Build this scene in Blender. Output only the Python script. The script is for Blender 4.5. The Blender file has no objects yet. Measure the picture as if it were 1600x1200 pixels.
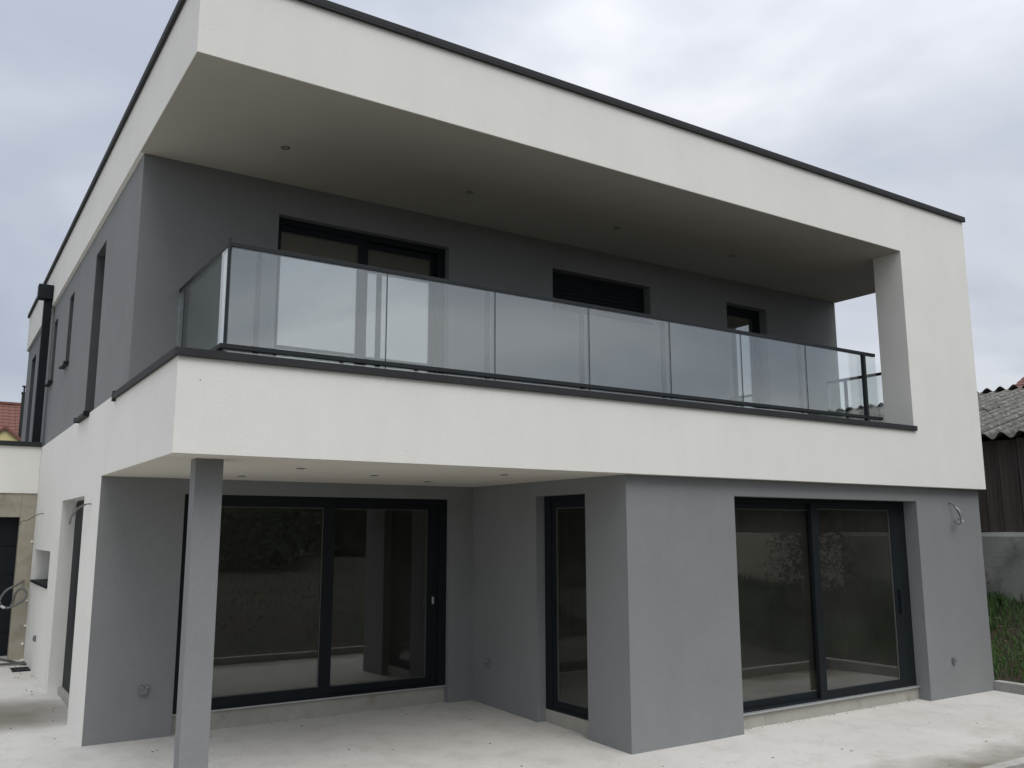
import bpy, bmesh, math, random
from mathutils import Vector, Matrix, noise
R = math.radians
random.seed(7)
C = bpy.context.scene.collection
S = bpy.context.scene

# ---------------------------------------------------------------- camera, sky, sun, exposure
cam_d = bpy.data.cameras.new('camera'); cam = bpy.data.objects.new('camera', cam_d); C.objects.link(cam)
S.camera = cam
F, YAW, PITCH, ROLL = 1384.118, 33.257, 9.5099, -0.1102
cam_d.sensor_fit = 'HORIZONTAL'; cam_d.sensor_width = 36; cam_d.lens = F/1600*36
cam_d.clip_start = .05; cam_d.clip_end = 2000
ya, pi_, ro = R(YAW), R(PITCH), R(ROLL)
fwd = Vector((math.sin(ya)*math.cos(pi_), math.cos(ya)*math.cos(pi_), math.sin(pi_)))
rt = Vector((math.cos(ya), -math.sin(ya), 0)); up = rt.cross(fwd)
r2 = math.cos(ro)*rt + math.sin(ro)*up; u2 = -math.sin(ro)*rt + math.cos(ro)*up
M3 = Matrix((r2, u2, -fwd)).transposed()
cam.matrix_world = Matrix.Translation((-1.4586, -6.7171, 2.03)) @ M3.to_4x4()

world = bpy.data.worlds.new('World'); S.world = world; world.use_nodes = True
wn = world.node_tree; wn.nodes.clear()
def N(nt, typ, **kw):
    n = nt.nodes.new(typ)
    for k, v in kw.items(): setattr(n, k, v)
    return n
def ramp(nt, stops, src=None, interp='LINEAR'):
    n = N(nt, 'ShaderNodeValToRGB'); cr = n.color_ramp; cr.interpolation = interp
    while len(cr.elements) > 1: cr.elements.remove(cr.elements[0])
    cr.elements[0].position = stops[0][0]; cr.elements[0].color = (*stops[0][1], 1)
    for p, c in stops[1:]:
        e = cr.elements.new(p); e.color = (*c, 1)
    if src: nt.links.new(src, n.inputs[0])
    return n
def math_(nt, op, a, b=None, clamp=False):
    n = N(nt, 'ShaderNodeMath', operation=op); n.use_clamp = clamp
    for i, v in enumerate((a, b)):
        if v is None: continue
        if isinstance(v, (int, float)): n.inputs[i].default_value = v
        else: nt.links.new(v, n.inputs[i])
    return n.outputs[0]
# overcast cloud layer over a physical sky: the cloud deck is projected on a plane overhead
tc = N(wn, 'ShaderNodeTexCoord'); sep = N(wn, 'ShaderNodeSeparateXYZ'); wn.links.new(tc.outputs['Generated'], sep.inputs[0])
zz = math_(wn, 'ADD', math_(wn, 'MAXIMUM', sep.outputs[2], 0.0), .28)
cx_ = math_(wn, 'DIVIDE', sep.outputs[0], zz); cy_ = math_(wn, 'DIVIDE', sep.outputs[1], zz)
cmb = N(wn, 'ShaderNodeCombineXYZ'); wn.links.new(cx_, cmb.inputs[0]); wn.links.new(cy_, cmb.inputs[1]); cmb.inputs[2].default_value = 81.4
n1 = N(wn, 'ShaderNodeTexNoise'); n1.inputs['Scale'].default_value = 1.15; n1.inputs['Detail'].default_value = 5; n1.inputs['Roughness'].default_value = .5
n1.inputs['Distortion'].default_value = .35
wn.links.new(cmb.outputs[0], n1.inputs['Vector'])
cl = ramp(wn, [(.33, (.43, .47, .55)), (.43, (.51, .545, .62)), (.53, (.65, .675, .73)), (.63, (.84, .85, .88))], n1.outputs['Fac'])
# an overcast sky is brighter towards the zenith
gr = ramp(wn, [(0, (1, 1, 1)), (.5, (1.0, 1.0, 1.0)), (1, (1.0, 1.0, 1.0))], sep.outputs[2])
zen = math_(wn, 'ADD', 1.0, math_(wn, 'MULTIPLY', math_(wn, 'POWER', math_(wn, 'MAXIMUM', sep.outputs[2], 0.0), 1.6), .95))
vm = N(wn, 'ShaderNodeVectorMath', operation='SCALE'); wn.links.new(cl.outputs[0], vm.inputs[0]); wn.links.new(zen, vm.inputs['Scale'])
sky = N(wn, 'ShaderNodeTexSky', sky_type='NISHITA'); sky.sun_disc = False
SUN_EL, SUN_AZ = 55, 178        # azimuth clockwise from +Y
sky.sun_elevation = R(SUN_EL); sky.sun_rotation = R(SUN_AZ)
b1 = N(wn, 'ShaderNodeBackground'); b1.inputs[1].default_value = .012; wn.links.new(sky.outputs[0], b1.inputs[0])
b2 = N(wn, 'ShaderNodeBackground'); b2.inputs[1].default_value = .80; wn.links.new(vm.outputs[0], b2.inputs[0])
ad = N(wn, 'ShaderNodeAddShader'); wn.links.new(b1.outputs[0], ad.inputs[0]); wn.links.new(b2.outputs[0], ad.inputs[1])
wo = N(wn, 'ShaderNodeOutputWorld'); wn.links.new(ad.outputs[0], wo.inputs[0])

sd = bpy.data.lights.new('sun', 'SUN'); sd.energy = 1.5; sd.angle = R(40); sd.color = (1, .97, .92)
sun = bpy.data.objects.new('sun', sd); C.objects.link(sun)
sv = Vector((math.sin(R(SUN_AZ))*math.cos(R(SUN_EL)), math.cos(R(SUN_AZ))*math.cos(R(SUN_EL)), math.sin(R(SUN_EL))))
sun.rotation_euler = sv.to_track_quat('Z', 'Y').to_euler(); sun.location = (0, -10, 30)
S.view_settings.view_transform = 'Standard'; S.view_settings.look = 'None'; S.view_settings.gamma = 1
S.view_settings.use_curve_mapping = False
S.view_settings.exposure = 0.13

# ---------------------------------------------------------------- materials
def mat(name, col, rough=.8, var=.06, vscale=1.2, bump=.0, bscale=200, tooth=0, metal=0, detail_bump=None, stain=None, spec=.5, coat=0):
    m = bpy.data.materials.new(name); m.use_nodes = True; nt = m.node_tree; b = nt.nodes['Principled BSDF']
    t = N(nt, 'ShaderNodeTexCoord'); o = t.outputs['Object']
    nz = N(nt, 'ShaderNodeTexNoise'); nz.inputs['Scale'].default_value = vscale; nz.inputs['Detail'].default_value = 6; nz.inputs['Roughness'].default_value = .6
    nt.links.new(o, nz.inputs['Vector'])
    lo = tuple(max(0, c*(1-var)) for c in col); hi = tuple(c*(1+var) for c in col)
    rp = ramp(nt, [(.3, lo), (.7, hi)], nz.outputs['Fac'])
    out = rp.outputs[0]
    if stain:   # (colour, scale, lo, hi, strength)
        sc, ss, s0, s1, st = stain
        n2 = N(nt, 'ShaderNodeTexNoise'); n2.inputs['Scale'].default_value = ss; n2.inputs['Detail'].default_value = 8; n2.inputs['Roughness'].default_value = .65
        nt.links.new(o, n2.inputs['Vector'])
        mr = N(nt, 'ShaderNodeMapRange'); mr.inputs[1].default_value = s0; mr.inputs[2].default_value = s1; mr.inputs[4].default_value = st
        nt.links.new(n2.outputs['Fac'], mr.inputs[0])
        mx = N(nt, 'ShaderNodeMix', data_type='RGBA'); nt.links.new(mr.outputs[0], mx.inputs[0]); nt.links.new(out, mx.inputs[6]); mx.inputs[7].default_value = (*sc, 1)
        out = mx.outputs[2]
    if tooth:   # fine grain of the render coat and faint trowel drags
        n3 = N(nt, 'ShaderNodeTexNoise'); n3.inputs['Scale'].default_value = 85; n3.inputs['Detail'].default_value = 3; nt.links.new(o, n3.inputs['Vector'])
        mp = N(nt, 'ShaderNodeMapping'); mp.inputs['Scale'].default_value = (2.5, 2.5, .5); nt.links.new(o, mp.inputs[0])
        n4 = N(nt, 'ShaderNodeTexNoise'); n4.inputs['Scale'].default_value = 1.6; n4.inputs['Detail'].default_value = 7; n4.inputs['Roughness'].default_value = .65; nt.links.new(mp.outputs[0], n4.inputs['Vector'])
        v = math_(nt, 'ADD', math_(nt, 'MULTIPLY', math_(nt, 'SUBTRACT', n3.outputs['Fac'], .5), tooth), math_(nt, 'MULTIPLY', math_(nt, 'SUBTRACT', n4.outputs['Fac'], .5), tooth*.45))
        v = math_(nt, 'ADD', v, 1.0)
        sc2 = N(nt, 'ShaderNodeVectorMath', operation='SCALE'); nt.links.new(out, sc2.inputs[0]); nt.links.new(v, sc2.inputs['Scale']); out = sc2.outputs[0]
    nt.links.new(out, b.inputs['Base Color'])
    b.inputs['Roughness'].default_value = rough; b.inputs['Metallic'].default_value = metal
    b.inputs['Specular IOR Level'].default_value = spec
    if bump:
        nb = N(nt, 'ShaderNodeTexNoise'); nb.inputs['Scale'].default_value = bscale; nb.inputs['Detail'].default_value = 4
        nt.links.new(o, nb.inputs['Vector'])
        nb2 = N(nt, 'ShaderNodeTexNoise'); nb2.inputs['Scale'].default_value = 2.2; nt.links.new(o, nb2.inputs['Vector'])
        s_ = math_(nt, 'ADD', nb.outputs['Fac'], math_(nt, 'MULTIPLY', nb2.outputs['Fac'], detail_bump or 0.0))
        bp = N(nt, 'ShaderNodeBump'); bp.inputs['Strength'].default_value = bump; bp.inputs['Distance'].default_value = .01
        nt.links.new(s_, bp.inputs['Height']); nt.links.new(bp.outputs[0], b.inputs['Normal'])
    return m
WHITE = mat('white_render', (.785, .772, .725), .92, .03, .9, .4, 130, detail_bump=1.5, spec=.2, tooth=.20)
GREY = mat('grey_render', (.228, .236, .238), .92, .04, 1.1, .4, 130, detail_bump=1.5, spec=.2, tooth=.26)
DARK = mat('anthracite_aluminium', (.011, .015, .018), .55, .08, 3, spec=.15)
CAP = mat('coping_aluminium', (.030, .032, .033), .7, .15, 2, spec=.25)
SOFF = mat('shaded_soffit_render', (.475, .455, .40), .92, .03, .9, .15, 150, spec=.2)  # white render toned down, the soffit's shade is in the colour
SOFT = mat('shaded_terrace_soffit_render', (.60, .57, .50), .92, .03, .9, .15, 150, spec=.2)  # lighter variant, shade under the balcony mixed into the colour
ALU = mat('bare_aluminium', (.55, .56, .57), .4, .05, 6, metal=.6)
PLINTH = mat('raw_plinth', (.36, .35, .31), .9, .1, 3, .4, 60, stain=((.22, .19, .14), 5, .55, .75, .6))
BEIGE = mat('raw_beige_wall', (.36, .33, .26), .95, .12, 2.2, .5, 40, stain=((.18, .16, .12), 2.2, .5, .68, .75))
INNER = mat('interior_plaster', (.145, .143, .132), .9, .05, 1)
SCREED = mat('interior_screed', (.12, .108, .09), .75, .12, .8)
BALC = mat('balcony_membrane', (.10, .10, .095), .85, .1, 2)
RAILM = mat('rail_aluminium', (.020, .024, .027), .6, .06, 4, spec=.25)
LINING = mat('reveal_lining', (.085, .09, .095), .7, .06, 4, spec=.2)
WOOD = mat('dark_shed_wood', (.072, .063, .056), .9, .5, 9, .5, 30)
for n_ in [n for n in WOOD.node_tree.nodes if n.type == 'TEX_NOISE']:
    mp = N(WOOD.node_tree, 'ShaderNodeMapping'); mp.inputs['Scale'].default_value = (1, 1, .06); WOOD.node_tree.links.new(n_.inputs['Vector'].links[0].from_socket, mp.inputs[0]); WOOD.node_tree.links.new(mp.outputs[0], n_.inputs['Vector'])
KERB = mat('kerb_concrete', (.42, .41, .38), .9, .1, 3, .4, 60, stain=((.2, .18, .15), 4, .52, .7, .6))
ROUGHC = mat('old_concrete', (.29, .29, .275), .95, .2, 1.6, .6, 25, stain=((.09, .10, .08), 1.8, .5, .7, .7))
RED = mat('red_tiles', (.165, .072, .056), .85, .2, 2.5)
YEL = mat('yellow_render', (.62, .55, .28), .9, .04, 2)
CABLE = mat('grey_cable', (.13, .13, .125), .5, .05, 10)
CABLEL = mat('pale_connector', (.6, .6, .6), .5, .05, 10)
BARK = mat('bark', (.07, .055, .04), .95, .3, 6)
LEAF = mat('leaf', (.045, .075, .025), .7, .35, 3)
LEAF2 = mat('needle', (.03, .05, .028), .75, .3, 3)
GRASS = mat('grass_blade', (.060, .125, .028), .8, .5, 1.5)
DRY = mat('dry_weed', (.16, .15, .10), .9, .3, 5)
CREAM = mat('cream_wall', (.55, .5, .4), .9, .05, 1)
STONE = mat('debris_chip', (.20, .18, .15), .9, .6, 1.3)
SOCK = mat('socket_plastic', (.16, .17, .175), .45, .03, 8)
LENS = mat('lamp_lens', (.35, .34, .31), .3, .03, 8)

def asb():
    m = mat('lichen_and_shade_fibre_cement', (.125, .12, .11), .95, .4, 6, .7, 60)
    nt = m.node_tree; b = nt.nodes['Principled BSDF']
    src = b.inputs['Base Color'].links[0].from_socket
    t = N(nt, 'ShaderNodeTexCoord')
    n2 = N(nt, 'ShaderNodeTexNoise'); n2.inputs['Scale'].default_value = 11; n2.inputs['Detail'].default_value = 8; n2.inputs['Roughness'].default_value = .75
    nt.links.new(t.outputs['Object'], n2.inputs['Vector'])
    mr = N(nt, 'ShaderNodeMapRange'); mr.inputs[1].default_value = .52; mr.inputs[2].default_value = .66; nt.links.new(n2.outputs['Fac'], mr.inputs[0])
    mx = N(nt, 'ShaderNodeMix', data_type='RGBA'); nt.links.new(mr.outputs[0], mx.inputs[0]); nt.links.new(src, mx.inputs[6]); mx.inputs[7].default_value = (.33, .32, .28, 1)
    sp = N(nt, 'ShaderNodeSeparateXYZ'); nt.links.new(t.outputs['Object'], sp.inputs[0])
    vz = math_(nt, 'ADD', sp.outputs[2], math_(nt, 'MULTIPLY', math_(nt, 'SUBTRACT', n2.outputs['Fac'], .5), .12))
    mv = N(nt, 'ShaderNodeMapRange'); mv.inputs[1].default_value = .04; mv.inputs[2].default_value = -.01; mv.inputs[4].default_value = .85; nt.links.new(vz, mv.inputs[0])  # valley shade painted by height so the waves read in flat light
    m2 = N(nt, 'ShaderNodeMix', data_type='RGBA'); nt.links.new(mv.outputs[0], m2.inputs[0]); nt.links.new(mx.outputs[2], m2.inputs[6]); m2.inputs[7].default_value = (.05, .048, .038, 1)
    nt.links.new(m2.outputs[2], b.inputs['Base Color']); return m
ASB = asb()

def slab_mat():
    m = bpy.data.materials.new('cement_slab'); m.use_nodes = True; nt = m.node_tree; b = nt.nodes['Principled BSDF']
    t = N(nt, 'ShaderNodeTexCoord'); o = t.outputs['Object']; sp = N(nt, 'ShaderNodeSeparateXYZ'); nt.links.new(o, sp.inputs[0])
    def nz(s, d=6, r=.6, dist=0):
        n = N(nt, 'ShaderNodeTexNoise'); n.inputs['Scale'].default_value = s; n.inputs['Detail'].default_value = d; n.inputs['Roughness'].default_value = r
        n.inputs['Distortion'].default_value = dist; nt.links.new(o, n.inputs['Vector']); return n.outputs['Fac']
    big = nz(.55, 7, .6, .4); mid = nz(3.2, 8, .7); fine = nz(45, 4, .6)
    base = ramp(nt, [(.3, (.53, .515, .475)), (.5, (.575, .56, .525)), (.66, (.62, .605, .57))], big)
    m2 = ramp(nt, [(.36, (.90, .895, .88)), (.5, (1.0, 1.0, 1.0)), (.7, (1.03, 1.03, 1.03))], mid)
    mx = N(nt, 'ShaderNodeMix', data_type='RGBA', blend_type='MULTIPLY'); mx.inputs[0].default_value = 1
    nt.links.new(base.outputs[0], mx.inputs[6]); nt.links.new(m2.outputs[0], mx.inputs[7])
    f2 = ramp(nt, [(.3, (.91, .905, .895)), (.5, (1.0, 1.0, 1.0)), (.7, (1.03, 1.03, 1.03))], fine)
    mxf = N(nt, 'ShaderNodeMix', data_type='RGBA', blend_type='MULTIPLY'); mxf.inputs[0].default_value = 1
    nt.links.new(mx.outputs[2], mxf.inputs[6]); nt.links.new(f2.outputs[0], mxf.inputs[7])
    # dirty damp patches: along the front kerb, and beside the left wall
    wob = math_(nt, 'MULTIPLY', math_(nt, 'SUBTRACT', nz(1.3, 5, .6), .5), 1.3)
    e1 = math_(nt, 'ADD', sp.outputs[1], wob)
    k1 = N(nt, 'ShaderNodeMapRange'); k1.inputs[1].default_value = -1.35; k1.inputs[2].default_value = -2.0; nt.links.new(e1, k1.inputs[0])
    # left patch ellipse around (-.6, 5.0)
    dx = math_(nt, 'DIVIDE', math_(nt, 'ADD', sp.outputs[0], .75), 1.0); dy = math_(nt, 'DIVIDE', math_(nt, 'SUBTRACT', sp.outputs[1], 5.0), .85)
    rr = math_(nt, 'ADD', math_(nt, 'ADD', math_(nt, 'MULTIPLY', dx, dx), math_(nt, 'MULTIPLY', dy, dy)), wob)
    k2 = N(nt, 'ShaderNodeMapRange'); k2.inputs[1].default_value = 1.5; k2.inputs[2].default_value = .2; k2.inputs[4].default_value = 1.0; nt.links.new(rr, k2.inputs[0])
    # speckle of mortar dirt
    spk = N(nt, 'ShaderNodeMapRange'); spk.inputs[1].default_value = .66; spk.inputs[2].default_value = .72; spk.inputs[4].default_value = .45
    nt.links.new(nz(7, 9, .8), spk.inputs[0])
    kk = math_(nt, 'MAXIMUM', math_(nt, 'MAXIMUM', k1.outputs[0], k2.outputs[0]), spk.outputs[0])
    m3 = N(nt, 'ShaderNodeMix', data_type='RGBA'); nt.links.new(kk, m3.inputs[0]); nt.links.new(mxf.outputs[2], m3.inputs[6]); m3.inputs[7].default_value = (.20, .182, .145, 1)
    nt.links.new(m3.outputs[2], b.inputs['Base Color'])
    rg = N(nt, 'ShaderNodeMapRange'); nt.links.new(kk, rg.inputs[0]); rg.inputs[3].default_value = .85; rg.inputs[4].default_value = .6; nt.links.new(rg.outputs[0], b.inputs['Roughness'])
    bp = N(nt, 'ShaderNodeBump'); bp.inputs['Strength'].default_value = .35; bp.inputs['Distance'].default_value = .01
    nt.links.new(math_(nt, 'ADD', fine, math_(nt, 'MULTIPLY', mid, 2.0)), bp.inputs['Height']); nt.links.new(bp.outputs[0], b.inputs['Normal'])
    return m
SLAB = slab_mat()
def earth_mat():
    m = bpy.data.materials.new('soil_and_grass'); m.use_nodes = True; nt = m.node_tree; b = nt.nodes['Principled BSDF']
    t = N(nt, 'ShaderNodeTexCoord'); o = t.outputs['Object']
    n = N(nt, 'ShaderNodeTexNoise'); n.inputs['Scale'].default_value = .9; n.inputs['Detail'].default_value = 9; n.inputs['Roughness'].default_value = .7; nt.links.new(o, n.inputs['Vector'])
    n2 = N(nt, 'ShaderNodeTexNoise'); n2.inputs['Scale'].default_value = 14; n2.inputs['Detail'].default_value = 6; nt.links.new(o, n2.inputs['Vector'])
    a = ramp(nt, [(.36, (.07, .045, .032)), (.5, (.045, .038, .026)), (.58, (.032, .042, .019)), (.7, (.045, .06, .024))], n.outputs['Fac'])
    c = ramp(nt, [(.3, (.6, .6, .6)), (.65, (1.25, 1.2, 1.1))], n2.outputs['Fac'])
    mx = N(nt, 'ShaderNodeMix', data_type='RGBA', blend_type='MULTIPLY'); mx.inputs[0].default_value = 1
    nt.links.new(a.outputs[0], mx.inputs[6]); nt.links.new(c.outputs[0], mx.inputs[7]); nt.links.new(mx.outputs[2], b.inputs['Base Color'])
    b.inputs['Roughness'].default_value = .95
    bp = N(nt, 'ShaderNodeBump'); bp.inputs['Strength'].default_value = .8; bp.inputs['Distance'].default_value = .06
    nt.links.new(n2.outputs['Fac'], bp.inputs['Height']); nt.links.new(bp.outputs[0], b.inputs['Normal'])
    return m
EARTH = earth_mat()
def glass(name, f0, tint, rough=0.0, dust=0.0):
    m = bpy.data.materials.new(name); m.use_nodes = True; nt = m.node_tree; nt.nodes.clear()
    lw = N(nt, 'ShaderNodeLayerWeight'); lw.inputs[0].default_value = .5
    fac = math_(nt, 'ADD', f0, math_(nt, 'MULTIPLY', math_(nt, 'POWER', lw.outputs['Facing'], 4.0), 1-f0), True)
    tr = N(nt, 'ShaderNodeBsdfTransparent'); tr.inputs[0].default_value = (*tint, 1)
    gl = N(nt, 'ShaderNodeBsdfGlossy'); gl.inputs['Roughness'].default_value = rough; gl.inputs[0].default_value = (.97, 1, .99, 1)
    mx = N(nt, 'ShaderNodeMixShader'); nt.links.new(fac, mx.inputs[0]); nt.links.new(tr.outputs[0], mx.inputs[1]); nt.links.new(gl.outputs[0], mx.inputs[2])
    res = mx.outputs[0]
    if dust:    # film of building dust, patchy
        t = N(nt, 'ShaderNodeTexCoord'); nz = N(nt, 'ShaderNodeTexNoise'); nz.inputs['Scale'].default_value = 1.4; nz.inputs['Detail'].default_value = 6; nt.links.new(t.outputs['Object'], nz.inputs['Vector'])
        mr = N(nt, 'ShaderNodeMapRange'); mr.inputs[1].default_value = .3; mr.inputs[2].default_value = .7; mr.inputs[3].default_value = dust*.6; mr.inputs[4].default_value = dust*1.4; nt.links.new(nz.outputs['Fac'], mr.inputs[0])
        df = N(nt, 'ShaderNodeBsdfDiffuse'); df.inputs[0].default_value = (.38, .375, .345, 1)
        m2 = N(nt, 'ShaderNodeMixShader'); nt.links.new(mr.outputs[0], m2.inputs[0]); nt.links.new(res, m2.inputs[1]); nt.links.new(df.outputs[0], m2.inputs[2]); res = m2.outputs[0]
    o = N(nt, 'ShaderNodeOutputMaterial'); nt.links.new(res, o.inputs[0]); return m
GLASS_B = glass('balustrade_glass', .135, (.95, .97, .965))
GLASS_W = glass('window_glass', .085, (.66, .67, .62), dust=.036)
GLASS_U = glass('coated_window_glass', .27, (.60, .62, .60), dust=.02)

# ---------------------------------------------------------------- helpers
def link(name, bm, m, parent=None, bevel=0, smooth=False):
    bmesh.ops.recalc_face_normals(bm, faces=bm.faces[:])
    me = bpy.data.meshes.new(name); bm.to_mesh(me); bm.free()
    for mm in (m if isinstance(m, (list, tuple)) else [m]): me.materials.append(mm)
    if smooth:
        for p in me.polygons: p.use_smooth = True
    o = bpy.data.objects.new(name, me); C.objects.link(o)
    if parent: o.parent = parent
    if bevel:
        b = o.modifiers.new('bevel', 'BEVEL'); b.width = bevel; b.segments = 2; b.limit_method = 'ANGLE'; b.harden_normals = False
    return o
def tag(o, label=None, cat=None, group=None, kind=None):
    for k, v in (('label', label), ('category', cat), ('group', group), ('kind', kind)):
        if v: o[k] = v
    return o
def empty(name, loc=(0, 0, 0), rz=0):
    o = bpy.data.objects.new(name, None); C.objects.link(o); o.location = loc; o.rotation_euler = (0, 0, rz); o.empty_display_size = .1; return o
def bx(bm, x0, x1, y0, y1, z0, z1):
    v = [bm.verts.new(p) for p in ((x0,y0,z0),(x1,y0,z0),(x1,y1,z0),(x0,y1,z0),(x0,y0,z1),(x1,y0,z1),(x1,y1,z1),(x0,y1,z1))]
    for f in ((0,3,2,1),(4,5,6,7),(0,1,5,4),(1,2,6,5),(2,3,7,6),(3,0,4,7)): bm.faces.new([v[i] for i in f])
def box(name, m, dims, parent=None, bevel=0):
    bm = bmesh.new(); bx(bm, *dims); return link(name, bm, m, parent, bevel)
def boxes(name, m, lst, parent=None, bevel=0):
    bm = bmesh.new()
    for d in lst: bx(bm, *d)
    return link(name, bm, m, parent, bevel)
def wall(name, m, axis, pos, t, u0, u1, z0, z1, holes=(), parent=None, bevel=0):
    us = sorted({u0, u1, *[h[0] for h in holes], *[h[1] for h in holes]}); zs = sorted({z0, z1, *[h[2] for h in holes], *[h[3] for h in holes]})
    us = [u for u in us if u0 <= u <= u1]; zs = [z for z in zs if z0 <= z <= z1]
    def solid(i, j):
        if i < 0 or j < 0 or i >= len(us)-1 or j >= len(zs)-1: return False
        cu, cz = (us[i]+us[i+1])/2, (zs[j]+zs[j+1])/2
        return not any(h[0] < cu < h[1] and h[2] < cz < h[3] for h in holes)
    bm = bmesh.new(); vs = {}
    def V(i, j, k):
        if (i, j, k) not in vs:
            d = pos + k*t; vs[i, j, k] = bm.verts.new((us[i], d, zs[j]) if axis == 'y' else (d, us[i], zs[j]))
        return vs[i, j, k]
    for i in range(len(us)-1):
        for j in range(len(zs)-1):
            if not solid(i, j): continue
            for k in (0, 1): bm.faces.new([V(i,j,k), V(i+1,j,k), V(i+1,j+1,k), V(i,j+1,k)])
            if not solid(i-1, j): bm.faces.new([V(i,j,0), V(i,j+1,0), V(i,j+1,1), V(i,j,1)])
            if not solid(i+1, j): bm.faces.new([V(i+1,j,0), V(i+1,j+1,0), V(i+1,j+1,1), V(i+1,j,1)])
            if not solid(i, j-1): bm.faces.new([V(i,j,0), V(i+1,j,0), V(i+1,j,1), V(i,j,1)])
            if not solid(i, j+1): bm.faces.new([V(i,j+1,0), V(i+1,j+1,0), V(i+1,j+1,1), V(i,j+1,1)])
    return link(name, bm, m, parent, bevel)
def tube(bm, pts, r, n=8, r1=None):
    rings = []; k = len(pts)
    for i, p in enumerate(pts):
        p = Vector(p); a = Vector(pts[max(i-1, 0)]); b = Vector(pts[min(i+1, k-1)]); d = (b-a).normalized()
        s = d.cross(Vector((0, 0, 1)))
        if s.length < .05: s = d.cross(Vector((1, 0, 0)))
        s.normalize(); t = d.cross(s); rr = r + ((r1 if r1 is not None else r)-r)*i/(k-1)
        rings.append([bm.verts.new(p + rr*(math.cos(2*math.pi*j/n)*s + math.sin(2*math.pi*j/n)*t)) for j in range(n)])
    for a, b in zip(rings, rings[1:]):
        for j in range(n): bm.faces.new([a[j], a[(j+1) % n], b[(j+1) % n], b[j]])
    bm.faces.new(rings[0][::-1]); bm.faces.new(rings[-1])
def spline(pts, n=6):
    out = []; P = [Vector(p) for p in pts]; P = [P[0]*2-P[1]] + P + [P[-1]*2-P[-2]]
    for i in range(1, len(P)-2):
        for k in range(n):
            t = k/n; a, b, c, d = P[i-1:i+3]
            out.append(.5*((2*b)+(c-a)*t+(2*a-5*b+4*c-d)*t*t+(3*b-a-3*c+d)*t**3))
    out.append(P[-2]); return out
def copy_tree(o, parent=None):
    kids = list(o.children); c = o.copy(); C.objects.link(c); c.parent = parent
    for ch in kids: copy_tree(ch, c)
    return c

# ---------------------------------------------------------------- dimensions (metres)
W = 10.787; ZB = 2.605; ZS = 5.756; ZR = 6.487; D = 2.2234; DT = 3.0887; XW = 4.377; YF = .1095; XG = .0434; YE = 13.9
def gz(x, y): return .0187*(y-DT) - .0013*x

# ---------------------------------------------------------------- ground
def terr(x, y):
    z = -.16
    if -13.9 < x < -2.5 and -12.9 < y < -2.1: return -.3
    if y < -2.2:
        s = min(1, max(0, (-2.4-y)/4.0)); z = -.10 + .5*s*s*(3-2*s)
    if x > 10.9:
        s = min(1, max(0, (x-11.0)/2.0)); z = max(z, -.02 + .95*s**1.15)
    if -14.2 < x < 10.88 and -2.2 < y < 14: return -.32
    if x > 11 or y < -2.6: z += .05*noise.noise(Vector((x*.8, y*.8, 0))) + .02*noise.noise(Vector((x*3, y*3, 5)))
    return z
xs = [-600, -300, -120, -60, -40, -25, -16, -14.6, -14.1, -13.9, -11] + [-8 + .5*i for i in range(33)] + [8.5+.25*i for i in range(10)] + [10.87, 10.93] + [11+.2*i for i in range(12)] + [13.6, 14.5, 16, 19, 24, 32, 45, 70, 120, 300, 600]
ys = [-600, -300, -120, -70, -50, -38, -30, -24, -19, -16] + [-14+.4*i for i in range(29)] + [-2.5, -2.23, -2.17] + [-2+.4*i for i in range(41)] + [14.6, 16, 19, 25, 35, 50, 80, 140, 300, 600]
bm = bmesh.new(); g = [[bm.verts.new((x, y, terr(x, y))) for y in ys] for x in xs]
for i in range(len(xs)-1):
    for j in range(len(ys)-1): bm.faces.new([g[i][j], g[i+1][j], g[i+1][j+1], g[i][j+1]])
ground = tag(link('ground', bm, EARTH, smooth=True), kind='structure')
# slab with very slight unevenness
bm = bmesh.new(); nx, ny = 110, 55; X0, X1, Y0, Y1 = -14.0, 10.80, -2.12, 9.3  # left end stretched out of view for bounce light on the side wall
def slz(x, y): return gz(x, y) + .006*noise.noise(Vector((x*.9, y*.9, 1)))
g = [[bm.verts.new((X0+(X1-X0)*i/nx, Y0+(Y1-Y0)*j/ny, slz(X0+(X1-X0)*i/nx, Y0+(Y1-Y0)*j/ny))) for j in range(ny+1)] for i in range(nx+1)]
for i in range(nx):
    for j in range(ny): bm.faces.new([g[i][j], g[i+1][j], g[i+1][j+1], g[i][j+1]])
for i in range(nx):   # skirt
    for j in (0, ny):
        a, b = g[i][j], g[i+1][j]; c = bm.verts.new((b.co.x, b.co.y, -.4)); d = bm.verts.new((a.co.x, a.co.y, -.4)); bm.faces.new([a, b, c, d])
for j in range(ny):
    for i in (0, nx):
        a, b = g[i][j], g[i][j+1]; c = bm.verts.new((b.co.x, b.co.y, -.4)); d = bm.verts.new((a.co.x, a.co.y, -.4)); bm.faces.new([a, b, c, d])
tag(link('terrace', bm, SLAB, smooth=False), kind='structure')
yd = bmesh.new(); bx(yd, -14, -2.4, -13, -2.13, -.4, .02); tag(link('bounce_slab', yd, SLAB), kind='structure')  # unseen pale slab, added to bounce light onto the left wall
# kerbs
kr = tag(empty('kerb', (0, 0, 0)), kind='structure')
y = YF-.003; k = 0
while y > -2.2:
    y1 = max(y-1.0, -2.24); box('kerb_block', ROUGHC, (10.747, 10.863, y1+.004, y, -.35, .034-.004*k), kr, .003); box('kerb_cap', KERB, (10.745, 10.865, y1+.004, y, .0345-.004*k, .052-.004*k), kr, .004); y = y1; k += 1
x = 10.74; k = 0
while x > -1.9:
    x1 = x-1.0; box('kerb_block', KERB, (x1+.004, x, -2.24, -2.125, -.4, .0+.004*(k % 3)), kr, .006); x = x1; k += 1

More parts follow.
